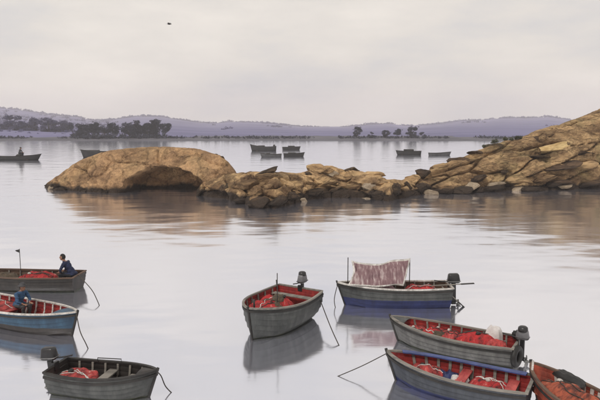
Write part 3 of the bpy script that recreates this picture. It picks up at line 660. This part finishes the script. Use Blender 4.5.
def pole(root, name, base, top, r, mt): return from_bm(name, sweep([base, top], r, sides=9), mt, root, True)

# ---- centre boat
hD = Hull(2.95, 1.95, .92, .12, .2, .2, .9)
bD = build_boat('fishing_boat', 'short round grey boat with a red covered heap, alone in the centre', hD, (298, 316), (253, 340), 'grey_hull', inner='red_paint', rail='grey_wood', ribs=6, thwarts=(.12, .8))
outboard(bD, hD, 0, .9, .0, 'grey_plastic', 'black_plastic')
heap('net_heap', 'brown net heap under the red cover in the centre boat', 'net', bD, .1, 0, .25, 1.7, 1.3, .80, 'net_brown', 3.3, folds=.3)
heap('red_cloth', 'red cloth thrown over the heap in the centre boat', 'cloth', bD, .25, -.05, .60, 1.5, 1.25, .58, 'red_net', 1.7, folds=.5, lump=.3, dress=3)
pole(bD, 'mast', (.35, .25, .1), (.35, .25, 1.9), .014, 'dark_trim')
p = hD.pt(.93, 1, 1); pole(bD, 'mooring_post', (p.x - .1, 0, p.z - .15), (p.x - .08, 0, p.z + .24), .03, 'dark_trim')
p = hD.pt(.02, 1, -1); pole(bD, 'stern_post', (p.x + .08, p.y + .05, p.z - .1), (p.x + .05, p.y, p.z + .2), .022, 'dark_trim')
rope('dark line slanting down into the water right of the centre boat', [gp(319, 297, .75), gp(331, 328, .3), gp(343, 354, -.15)], .016)

heap('pink_cloth', 'pale pink cloth at the near rim of the centre boat', 'cloth', bD, .55, .42, .62, .75, .5, .26, 'pink_net', 4.9, .3, .5, lump=.3)
heap('brown_cloth', 'dark brown cloth on top of the red one in the centre boat', 'cloth', bD, .05, .1, .96, .6, .42, .16, 'net_brown', 5.9, .4, .5)
# ---- boat with the mauve awning
hE = Hull(3.9, 1.3, .72, .12, .2, .3, .85)
bE = build_boat('fishing_boat', 'long dark grey boat with navy bottom and a mauve awning', hE, (449, 305), (340, 305), 'grey_hull', 'navy_paint', 'brown_wood', 'white_trim', band=.33, ribs=9, thwarts=(.2, .62))
def awning():
    n, m = 36, 16; vs, fs, mi = [], [], []
    for i in range(n + 1):
        for j in range(m + 1):
            u, v = i / n, j / m
            x = lerp(-.42, 1.72, u) - .26 * (v - .5) + .16 * (1 - v) * (-.6 if u > .5 else .4) * abs(2 * u - 1) ** 2 + (-.12 if u > .93 else 0) * math.sin(v * 3.1)
            z = lerp(.84, 1.66, v) + .07 * math.sin(u * 5 + 1) * v - .22 * v * 4 * u * (1 - u) * .5 + .03 * math.sin(u * 9) * (1 - v)
            y = lerp(-.50, .10, v) - .10 * math.sin(v * math.pi) + .04 * math.sin(u * 13 + v * 4) + .10 * noise.noise(Vector((u * 5, v * 4, 1)))
            vs.append((x, -y, z))
    for i in range(n):
        for j in range(m):
            a = i * (m + 1) + j; fs.append((a, a + m + 1, a + m + 2, a + 1)); mi.append(1 if (j >= m - 1 or j == 0 or i == 0 or i >= n - 1) else 0)
    o = from_data('awning', vs, fs, ['mauve_tarp', 'white_trim'], bE, True, mi); so = o.modifiers.new('thickness', 'SOLIDIFY'); so.thickness = .014
    for x, y, z in ((1.70, -.10, 1.74), (-.54, -.10, 1.66)):
        pole(bE, 'awning_post', (x, y * .6 - .02, .08), (x, y, z), .016, 'dark_trim')
    return o
awning()
outboard(bE, hE, 0, 1.05, .10, 'black_plastic', tilt=.03)
heap('mauve_bundle', 'folded mauve cloth lying along the boat under the awning', 'tarp', bE, .7, .05, .5, 1.5, .72, .32, 'mauve_tarp', 2.4, folds=.4)
heap('red_cloth', 'red cloth in the awning boat beside its black motor', 'cloth', bE, -.95, .05, .5, 1.25, .95, .34, 'red_net', 5.1, folds=.4, lump=.3, dress=3)
def oar(label, a, b, group='oars'):
    a, b = Vector(a), Vector(b); t = empty('oar', a); d = b - a; L = d.length; t.rotation_euler = d.to_track_quat('X', 'Z').to_euler()
    from_bm('shaft', sweep([(0, 0, 0), (L * .72, 0, 0)], .02), 'grey_wood', t, True); bm = bmesh.new(); box_bm(bm, (L * .3, .13, .025), T(L * .85, 0, 0), .01); from_bm('blade', bm, 'dark_trim', t); tag(t, label, 'oar', group)
oar('oar with dark blade sticking out behind the black motor of the awning boat', to_world(bE, (-1.2, .25, .78)), to_world(bE, (-2.75, .42, .92)))
oar('thin oar trailing from the stern of the awning boat to the water', to_world(bE, (-1.6, .45, .80)), gp(465, 308, -.05))
rope('mooring rope dropping from the bow of the awning boat', [to_world(bE, (2.05, 0, .86)), to_world(bE, (2.2, .15, .25)), to_world(bE, (2.12, .45, -.2))], .015, .03)

# ---- left boat with the man in navy
hA = Hull(4.9, 1.45, .58, .12, .22, .25, .85)
bA = build_boat('fishing_boat', 'long black-brown boat on the left with a person sitting at its end', hA, (83, 289.5), (-42, 287), 'black_hull', None, 'brown_wood', 'brown_wood', ribs=9, thwarts=(.07, .3, .5, .74))
heap('red_cloth', 'red cloth piled in the left black boat', 'cloth', bA, -.75, .0, .36, 1.6, 1.05, .46, 'red_net', 8.3, folds=.3, peak=1.5, dress=3)
fp = pole(bA, 'flag_pole', (-.1, .05, .08), (-.1, .05, 1.62), .013, 'dark_trim')
from_data('flag', [(-.1, .05, 1.6), (-.1, .05, 1.46), (.01, .07, 1.51), (.09, .05, 1.55), (.01, .06, 1.58)], [(0, 1, 2, 3, 4)], 'dark_trim', fp).modifiers.new('thickness', 'SOLIDIFY').thickness = .006
p = hA.pt(.0, 1, 1)
rope('rope hanging from the end of the left black boat beside the navy clad person', [to_world(bA, (p.x + .02, .1, p.z + .03)), gp(91, 289, .42), gp(97, 300, .15), gp(101, 310, -.12)], .016, .0)
heap('net_heap', 'dark net heap at the left edge in the black boat', 'net', bA, .75, 0, .3, 1.4, .95, .35, 'net_brown', 6.1, folds=.4)

# ---- blue boat
hB = Hull(4.7, 1.5, .62, .18, .22, .3, .82)
bB = build_boat('fishing_boat', 'blue boat with white gunwale and red inside at the left edge', hB, (-22, 316), (72, 336), 'blue_hull', 'black_hull', 'red_paint', 'white_trim', band=.26, ribs=9, rib_m='white_trim', thwarts=(.18, .40, .78), thwart_m='red_paint', foredeck=(.84, 'blue_hull'))
heap('red_cloth', 'pink-red cloth in the blue boat behind the seated person', 'cloth', bB, -1.15, .1, .36, 1.3, 1.05, .30, 'pink_net', 4.4, folds=.5, dress=3)
p = hB.pt(.99, 1, 1)
rope('short rope from the bow of the blue boat', [to_world(bB, (p.x, 0, p.z)), gp(80, 331, .42), gp(86, 344, .12), gp(90, 353, -.12)], .015)

# ---- lower left grey boat
hC = Hull(2.55, 1.15, .56, .14, .18, .25, .85)
bC = build_boat('fishing_boat', 'small grey boat at the lower left with black motor and pink-red cloth', hC, (60, 389), (151, 398), 'grey_hull', None, 'black_hull', 'dark_trim', ribs=6, thwarts=(.5, .76), foredeck=(.84, 'black_hull'))
outboard(bC, hC, 0, .95, .0, 'black_plastic', tilt=-.1)
heap('red_cloth', 'pink-red cloth bundled beside the black motor of the lower left boat', 'cloth', bC, -.72, .0, .30, .98, .80, .30, 'pink_net', 9.2, folds=.4, lump=.25, dress=3)
p = hC.pt(.99, 1, 1)
rope('rope curling from the bow of the small lower left boat into the water', [to_world(bC, (p.x, 0, p.z)), gp(161, 376, .42), gp(166, 387, .15), gp(176, 397, -.12)], .014)
bm = sweep([(-.35, 0, 0), (-.35, 0, .1), (.3, 0, .12), (.3, 0, 0)], .013)
o = from_bm('handrail', bm, 'dark_trim', bC); o.location = (-.1, .5, .57)

# ---- right upper boat (red loads)
hF = Hull(3.55, 1.35, .56, .16, .2, .28, .85)
bF = build_boat('fishing_boat', 'grey boat with red cloths and a round grey motor, upper of the right pair', hF, (515, 364), (394, 340), 'pale_grey_hull', None, 'red_paint', 'grey_wood', ribs=9, thwart_m='grey_wood', thwarts=(.14, .42, .7), foredeck=(.86, 'grey_hull'))
heap('red_cloth', 'pink-red cloth nearest the bow of the upper right boat', 'cloth', bF, 1.05, .05, .40, .62, .74, .22, 'pink_net', 2.2, .4, .5, lump=.3, dress=3)
heap('red_cloth', 'second red cloth from the bow in the upper right boat', 'cloth', bF, .55, -.02, .40, .6, .85, .22, 'red_net', 3.9, -.3, .5, lump=.3, dress=3)
heap('red_cloth', 'pink-red cloth in the middle of the upper right boat', 'cloth', bF, .08, .0, .40, .6, .95, .2, 'pink_net', 5.7, .2, .5, lump=.3, dress=3)
heap('red_cloth', 'largest bright red cloth toward the stern of the upper right boat', 'cloth', bF, -.75, -.02, .40, 1.3, 1.02, .34, 'red_net', 7.7, .1, .4, lump=.35, dress=3)
heap('white_sack', 'white rounded sack next to the round motor of the upper right boat', 'sack', bF, -1.10, -.34, .40, .5, .5, .5, 'white_sack', 1.1, folds=.15, peak=3)
heap('dark_cloth', 'dark cloth between the red ones in the upper right boat', 'cloth', bF, .34, .2, .42, .42, .4, .2, 'net_brown', 2.5, .5, .5)
heap('pink_cloth', 'bleached pink cloth before the white sack in the upper right boat', 'cloth', bF, -1.3, .2, .42, .6, .6, .24, 'pink_net', 9.5, .1, .5, lump=.3)
outboard(bF, hF, -.1, .8, .04, 'grey_plastic', 'black_plastic')

# ---- right lower boat (red inside, blue far rail)
hG = Hull(3.35, 1.35, .56, .16, .2, .28, .85)
bG = build_boat('fishing_boat', 'slate boat with red ribbed inside and one blue rail, lower of the right pair', hG, (522, 408), (396, 380), 'slate_hull', 'navy_paint', 'red_paint', 'grey_wood', band=.12, ribs=10, rib_m='grey_wood', thwarts=(.12, .46, .80), thwart_m='pink_tarp', floor_m='grey_wood', rib_w=.07)
heap('red_cloth', 'red and pale cloth heaped at the bow of the lower right boat', 'cloth', bG, .72, .0, .22, .9, .64, .42, 'pink_net', 3.1, .2, .5, lump=.3, dress=3)
heap('red_cloth', 'flat red cloth toward the stern of the lower right boat', 'cloth', bG, -.75, .0, .30, .9, .95, .24, 'red_net', 8.8, -.2, .5, lump=.3, dress=3)
heap('grey_cloth', 'crumpled grey cloth between the red thwarts of the lower right boat', 'cloth', bG, -.05, .05, .08, .7, .8, .32, 'white_sack', 6.6, folds=.5, lump=.4)
heap('navy_cloth', 'navy cloth beside the middle thwart of the lower right boat', 'cloth', bG, .22, -.2, .12, .6, .55, .36, 'navy_paint', 3.7, .4, .5, lump=.3)
p = hG.pt(.0, 1, -1); pole(bG, 'stern_post', (p.x + .06, p.y + .12, .1), (p.x + .04, p.y + .1, 1.0), .025, 'white_trim')
rope('thin rope running out left from the bow of the lower right boat', [to_world(bG, (1.72, 0, .72)), gp(362, 366, .3), gp(334, 378, -.05)], .012)
from_bm('side_deck', sweep([hG.pt(t, 1, -1, .09) + Vector((0, 0, .04)) for t in [.04 + .86 * k / 14 for k in range(15)]], 0, rect=(.17, .03)), 'blue_trim', bG)
# tyre fender
def tyre(loc, rz, label):
    t = empty('tyre_fender', loc, rz); bm = bmesh.new(); Rr, r = .22, .085
    for i in range(28):
        for j in range(12):
            a, b = 2 * math.pi * i / 28, 2 * math.pi * j / 12; k = Rr + r * math.cos(b); bm.verts.new((k * math.cos(a), r * .95 * math.sin(b), k * math.sin(a)))
    bm.verts.ensure_lookup_table()
    for i in range(28):
        for j in range(12): bm.faces.new([bm.verts[q] for q in (i * 12 + j, ((i + 1) % 28) * 12 + j, ((i + 1) % 28) * 12 + (j + 1) % 12, i * 12 + (j + 1) % 12)])
    from_bm('tyre', bm, 'black_rubber', t, True); from_bm('hanging_rope', sweep([(0, 0, .2), (0, .02, .35), (0, .04, .5)], .012), 'rope', t); tag(t, label, 'tyre')
p = to_world(bF, (-1.88, .36, .36)); tyre(p, bF.rotation_euler.z + R(80), 'black tyre hung at the stern of the upper right boat')
# black grapnel-like bundle on the stern corner
bm = bmesh.new(); bmesh.ops.create_icosphere(bm, subdivisions=3, radius=.13)
for v in bm.verts: v.co *= 1 + .5 * noise.noise(v.co * 14)
o = from_bm('rope_bundle', bm, 'black_rubber', None, True); o.location = to_world(bF, (-1.72, -.42, .70)); tag(o, 'knotted black bundle on the stern corner of the upper right boat', 'bundle')

# ---- corner boat, orange red
hH = Hull(2.8, 1.25, .6, .2, .2, .28, .82)
bH = build_boat('fishing_boat', 'orange-red boat with pale ribs cut by the lower right corner', hH, (628, 452), (538, 399), 'orange_hull', None, 'orange_hull', 'brown_wood', rib_w=.08, ribs=12, rib_m='white_trim', thwarts=(.3, .55), thwart_m='red_paint')
heap('black_cover', 'black cover lying over the bow of the orange-red corner boat', 'cover', bH, .78, -.42, .62, .95, .36, .16, 'black_rubber', 2.9, folds=.3)
heap('red_cloth', 'red cloth heaped in the orange-red corner boat', 'cloth', bH, .25, .02, .36, 1.9, .98, .42, 'rust_net', 7.2, folds=.6, lump=.4, dress=3)

# ------------------------------------------------------------------ distant boats
def far_boat(label, px, wl, wpx, hfac, mt, yaw, load=None, rise=.05, name='rowing_boat'):
    p = gp(px, wl); L = wpx / 600 * p.y / max(.35, abs(math.cos(yaw))); hl = Hull(L, L * .27, L * hfac * 1.12, L * rise, .3, L * .07, .8)
    r = empty(name, (p.x, p.y, 0), yaw); n, Mq = 16, 6; W = 2 * Mq + 1; vs, fs = [], []; qs = [i / Mq for i in range(Mq + 1)]
    for t in hl.ts(n):
        for q in qs[::-1]: vs.append(hl.pt(t, q, 1))
        for q in qs[1:]: vs.append(hl.pt(t, q, -1))
    for i in range(n):
        for j in range(W - 1): a = i * W + j; fs.append((a, a + W, a + W + 1, a + 1))
    for j in range(Mq): fs.append((j, j + 1, W - 2 - j, W - 1 - j)) if j < Mq - 1 else fs.append((j, j + 1, W - 1 - j))
    h = from_data('hull', vs, fs, mt, r, True); so = h.modifiers.new('thickness', 'SOLIDIFY'); so.thickness = .07; so.offset = 0
    path = [hl.pt(t, 1, 1) for t in hl.ts(14)] + [hl.pt(t, 1, -1) for t in hl.ts(14)[::-1][1:]]
    from_bm('gunwale', sweep(path, 0, closed=True, rect=(.12, .08)), 'dark_trim', r)
    for t in (.3, .6):
        q = .75; y = hl.pt(t, q, 1).y - .05; bm = bmesh.new(); box_bm(bm, (.35, 2 * y, .06), T(hl.pt(t, q, 1).x, 0, hl.pt(t, q, 1).z)); from_bm('thwart', bm, 'grey_wood', r)
    bm = bmesh.new(); box_bm(bm, (L * .7, L * .16, .05), T(-.05 * L, 0, .12)); from_bm('floor', bm, 'brown_wood', r)
    if load:
        for lx, lw, lh in load:
            bm = bmesh.new(); box_bm(bm, (lw * L, L * .17, lh * L), T(lx * L, 0, hl.fb + lh * L * .35), .02 * L)
            for v in bm.verts: v.co += Vector((noise.noise(v.co * 1.3), 0, noise.noise(v.co * 1.7 + Vector((5, 0, 0))))) * L * .02
            from_bm('cargo', bm, 'dark_trim', r, True)
    tag(r, label, 'boat', 'boats moored in the distance'); return r, hl
fA, fhA = far_boat('dark distant boat at the left edge carrying a seated figure', 14, 160, 52, .06, 'far_hull', 0, [(.115, .09, .06)])
far_boat('dark distant boat partly hidden behind the top left of the dome', 101, 157.5, 38, .14, 'far_hull', math.pi, [(.2, .3, .04)], .05)
far_boat('black distant boat, upper left of the four in the middle', 263.5, 151, 25, .15, 'far_hull', math.pi, [(-.42, .08, .1), (.1, .3, .06)], .10)
far_boat('small black distant boat, upper right of the four in the middle', 291.5, 150, 17, .15, 'far_hull', .3, [(.0, .35, .08)], .03)
far_boat('grey distant boat, lower left of the four in the middle', 271, 157, 20, .12, 'far_grey_hull', math.pi + .2, [(.15, .2, .07)], .07)
far_boat('dark distant boat, lower right of the four in the middle', 294, 156.5, 20, .13, 'far_hull', .15, [(-.1, .4, .06)], .06)
far_boat('dark grey distant boat in front of the tree trio', 408.5, 155, 24, .14, 'far_hull', math.pi, [(.0, .4, .1)], .04)
far_boat('pale grey distant boat right of the one before the tree trio', 440, 155.5, 22, .10, 'far_grey_hull', .25)

# ------------------------------------------------------------------ people
def capsule(bm, a, b, ra, rb, sides=12):
    a, b = Vector(a), Vector(b); d = b - a; L = max(d.length, 1e-4); q = d.to_track_quat('Z', 'Y').to_matrix().to_4x4(); M = Matrix.Translation(a) @ q
    prof = [(ra * math.cos(x) + 1e-4, ra * math.sin(x)) for x in [R(k) for k in (-80, -50, -20, 0)]] + [(rb * math.cos(x) + 1e-4, L + rb * math.sin(x)) for x in [R(k) for k in (0, 20, 50, 80)]]
    lathe(prof, sides, M, bm)
def person(label, loc, rz, shirt, trousers, lean=.2, foot=-.42, scale=1.0, hat=False):
    """seated figure facing +x; origin at the seat"""
    bm = bmesh.new(); S = lambda s, v: Vector((v[0], v[1] * s, v[2]))
    pel, che, nk = Vector((0, 0, .11)), Vector((lean * .55, 0, .40)), Vector((lean * .9, 0, .585)); hd = nk + Vector((.055, 0, .125))
    ell(bm, pel, (.15, .17, .12)); capsule(bm, pel, (lean * .3, 0, .26), .135, .125); ell(bm, che, (.115, .165, .17), Matrix.Rotation(lean, 4, 'Y')); ell(bm, che + Vector((lean * .12, 0, .1)), (.09, .19, .09))
    capsule(bm, nk - Vector((.01, 0, .06)), nk + Vector((.02, 0, .05)), .055, .05)
    ell(bm, hd, (.092, .073, .112)); ell(bm, hd + Vector((.035, 0, -.055)), (.05, .05, .06)); capsule(bm, hd + Vector((.085, 0, .005)), hd + Vector((.105, 0, -.025)), .012, .016, 8)
    ell(bm, hd + Vector((.082, 0, -.062)), (.014, .026, .009))
    for s in (1, -1):
        ell(bm, hd + Vector((-.005, .074 * s, -.005)), (.022, .012, .032)); ell(bm, hd + Vector((.078, .03 * s, .018)), (.014, .017, .010))
        capsule(bm, S(s, (.02, .085, .09)), S(s, (.40, .13, .10)), .088, .062); capsule(bm, S(s, (.40, .13, .10)), S(s, (.36, .12, foot + .07)), .058, .04)
        capsule(bm, S(s, (.34, .12, foot + .045)), S(s, (.53, .13, foot + .03)), .042, .036)
        sh = S(s, (lean * .7 + .01, .185, .50)); el = S(s, (lean * .7 + .13, .235, .26)); wr = S(s, (.38, .13, .20))
        capsule(bm, sh, el, .058, .044); capsule(bm, el, wr, .042, .029)
        pa = wr + Vector((.07, -.01 * s, -.015)); ell(bm, pa, (.05, .04, .02))
        for k, (dy, ln) in enumerate(((.03, .062), (.01, .072), (-.01, .067), (-.03, .052))):
            k1 = pa + Vector((.04, dy * s, 0)); k2 = k1 + Vector((ln * .6, 0, -.012)); k3 = k2 + Vector((ln * .35, 0, -.03)); capsule(bm, k1, k2, .0095, .009, 8); capsule(bm, k2, k3, .009, .008, 8)
        t1 = pa + Vector((-.01, -.038 * s, 0)); t2 = t1 + Vector((.035, -.025 * s, -.006)); capsule(bm, t1, t2, .011, .010, 8); capsule(bm, t2, t2 + Vector((.03, .0, -.012)), .010, .009, 8)
    tmp = from_bm('body', bm, 'skin'); rm = tmp.modifiers.new('r', 'REMESH'); rm.mode = 'VOXEL'; rm.voxel_size = .0075; sm = tmp.modifiers.new('s', 'SMOOTH'); sm.iterations = 3; sm.factor = .4
    dg = bpy.context.evaluated_depsgraph_get(); me = bpy.data.meshes.new_from_object(tmp.evaluated_get(dg)); bpy.data.objects.remove(tmp)
    nrms = [v.normal.copy() for v in me.vertices]
    for v, nr in zip(me.vertices, nrms):        # creases of the clothing
        c = v.co.copy()
        if c.z < nk.z - .03 and not (c.x > .37 and .12 < c.z < .27) and c.z > foot + .1:
            v.co = c + nr * (.011 * (1 - 2.2 * abs(noise.noise(Vector((c.x * 9, c.y * 7 + c.z * 6, c.z * 16))))))
    me.materials.clear()
    for m in ('skin', shirt, trousers, 'hair'): me.materials.append(MATS[m])
    for pl in me.polygons:
        c = pl.center; k = 1
        if c.z > nk.z - .005 and abs(c.y) < .1: k = 0
        elif c.x > .375 and .12 < c.z < .27 and (c - Vector((.38, .13 if c.y > 0 else -.13, .2))).length < .17 and c.z > .165: k = 0
        elif c.z < .145 and not (c.z > .10 and c.x < .02): k = 2
        elif c.x > lean * .3 + .16 and c.z < .19: k = 2
        if c.z < foot + .085: k = 3
        pl.material_index = k; pl.use_smooth = True
    t = empty('person', loc, rz); t.scale = (scale,) * 3; b = link_mesh('body', me, []); b.parent = t
    hb = bmesh.new(); bmesh.ops.create_icosphere(hb, subdivisions=4, radius=1)
    for v in hb.verts: v.co = Vector((v.co.x * .103, v.co.y * .086, v.co.z * .12)) * (1 + .05 * noise.noise(v.co * 5))
    bmesh.ops.delete(hb, geom=[v for v in hb.verts if v.co.z < .035 - (.10 if v.co.x < -.01 else 0) + max(0, v.co.x) * .35], context='VERTS')
    h = from_bm('hair', hb, 'hair', t, True); h.location = hd + Vector((-.008, 0, .008)); h.modifiers.new('thickness', 'SOLIDIFY').thickness = .012
    if hat:
        h2 = from_bm('hat', lathe([(.15, .0), (.152, .012), (.098, .018), (.09, .08), (.05, .11), (.005, .115)], 24), 'grey_cloth', t, True); h2.location = hd + Vector((-.005, 0, .05))
    tag(t, label, 'person'); return t
# man on the bow of the black boat, facing the stern
q = hA.pt(.05, 1, 1)
person('person in navy clothes hunched at the end of the left black boat', to_world(bA, (q.x - .02, 0, q.z - .10)), bA.rotation_euler.z, 'navy_cloth', 'dark_trousers', lean=.34, foot=-.40, scale=1.12)
person('person in a blue shirt sitting in the blue boat at the left', to_world(bB, (hB.L * (.40 - .5), .25, hB.fb - .14)), bB.rotation_euler.z, 'blue_cloth', 'grey_cloth', lean=.22, foot=-.32, hat=True)
person('grey clad figure seated in the distant dark boat at the left edge', to_world(fA, (1.1, 0, fhA.fb + .48)), fA.rotation_euler.z, 'grey_cloth', 'dark_trousers', lean=.15, foot=-.44, scale=1.5, hat=True)

# small bird high over the lagoon
def bird():
    t = empty('bird', at(169, 24, 60)); bm = bmesh.new(); ell(bm, (0, 0, 0), (.18, .06, .06)); ell(bm, (.19, 0, .03), (.055, .045, .045)); capsule(bm, (.23, 0, .03), (.29, 0, .02), .016, .004, 8); from_bm('body', bm, 'dark_trim', t, True)
    for s in (1, -1):
        from_data('wing', [(.08, .03 * s, .03), (.10, .24 * s, .14), (.0, .46 * s, .10), (-.05, .26 * s, .11), (-.08, .04 * s, .03)], [(0, 1, 2, 3, 4)], 'dark_trim', t).modifiers.new('thickness', 'SOLIDIFY').thickness = .012
    from_data('tail', [(-.15, -.02, 0), (-.15, .02, 0), (-.30, .05, 0), (-.30, -.05, 0)], [(0, 1, 2, 3)], 'dark_trim', t).modifiers.new('thickness', 'SOLIDIFY').thickness = .012
    t.rotation_euler = (.2, 0, .6); tag(t, 'tiny dark bird flying high in the pale sky', 'bird')
bird()

# ------------------------------------------------------------------ haze
m = bpy.data.materials.new('haze_air'); m.use_nodes = True; n = m.node_tree.nodes; n.clear(); o_ = n.new('ShaderNodeOutputMaterial'); pv = n.new('ShaderNodeVolumePrincipled')
pv.inputs['Color'].default_value = (.985, .955, .985, 1); pv.inputs['Density'].default_value = .00036; m.node_tree.links.new(pv.outputs[0], o_.inputs['Volume']); MATS['haze'] = m
bm = bmesh.new(); box_bm(bm, (5800, 2700, 112), T(0, 1150, 54)); hz = from_bm('haze', bm, 'haze'); tag(hz, 'thin lavender haze over the whole lagoon', 'haze', kind='stuff')
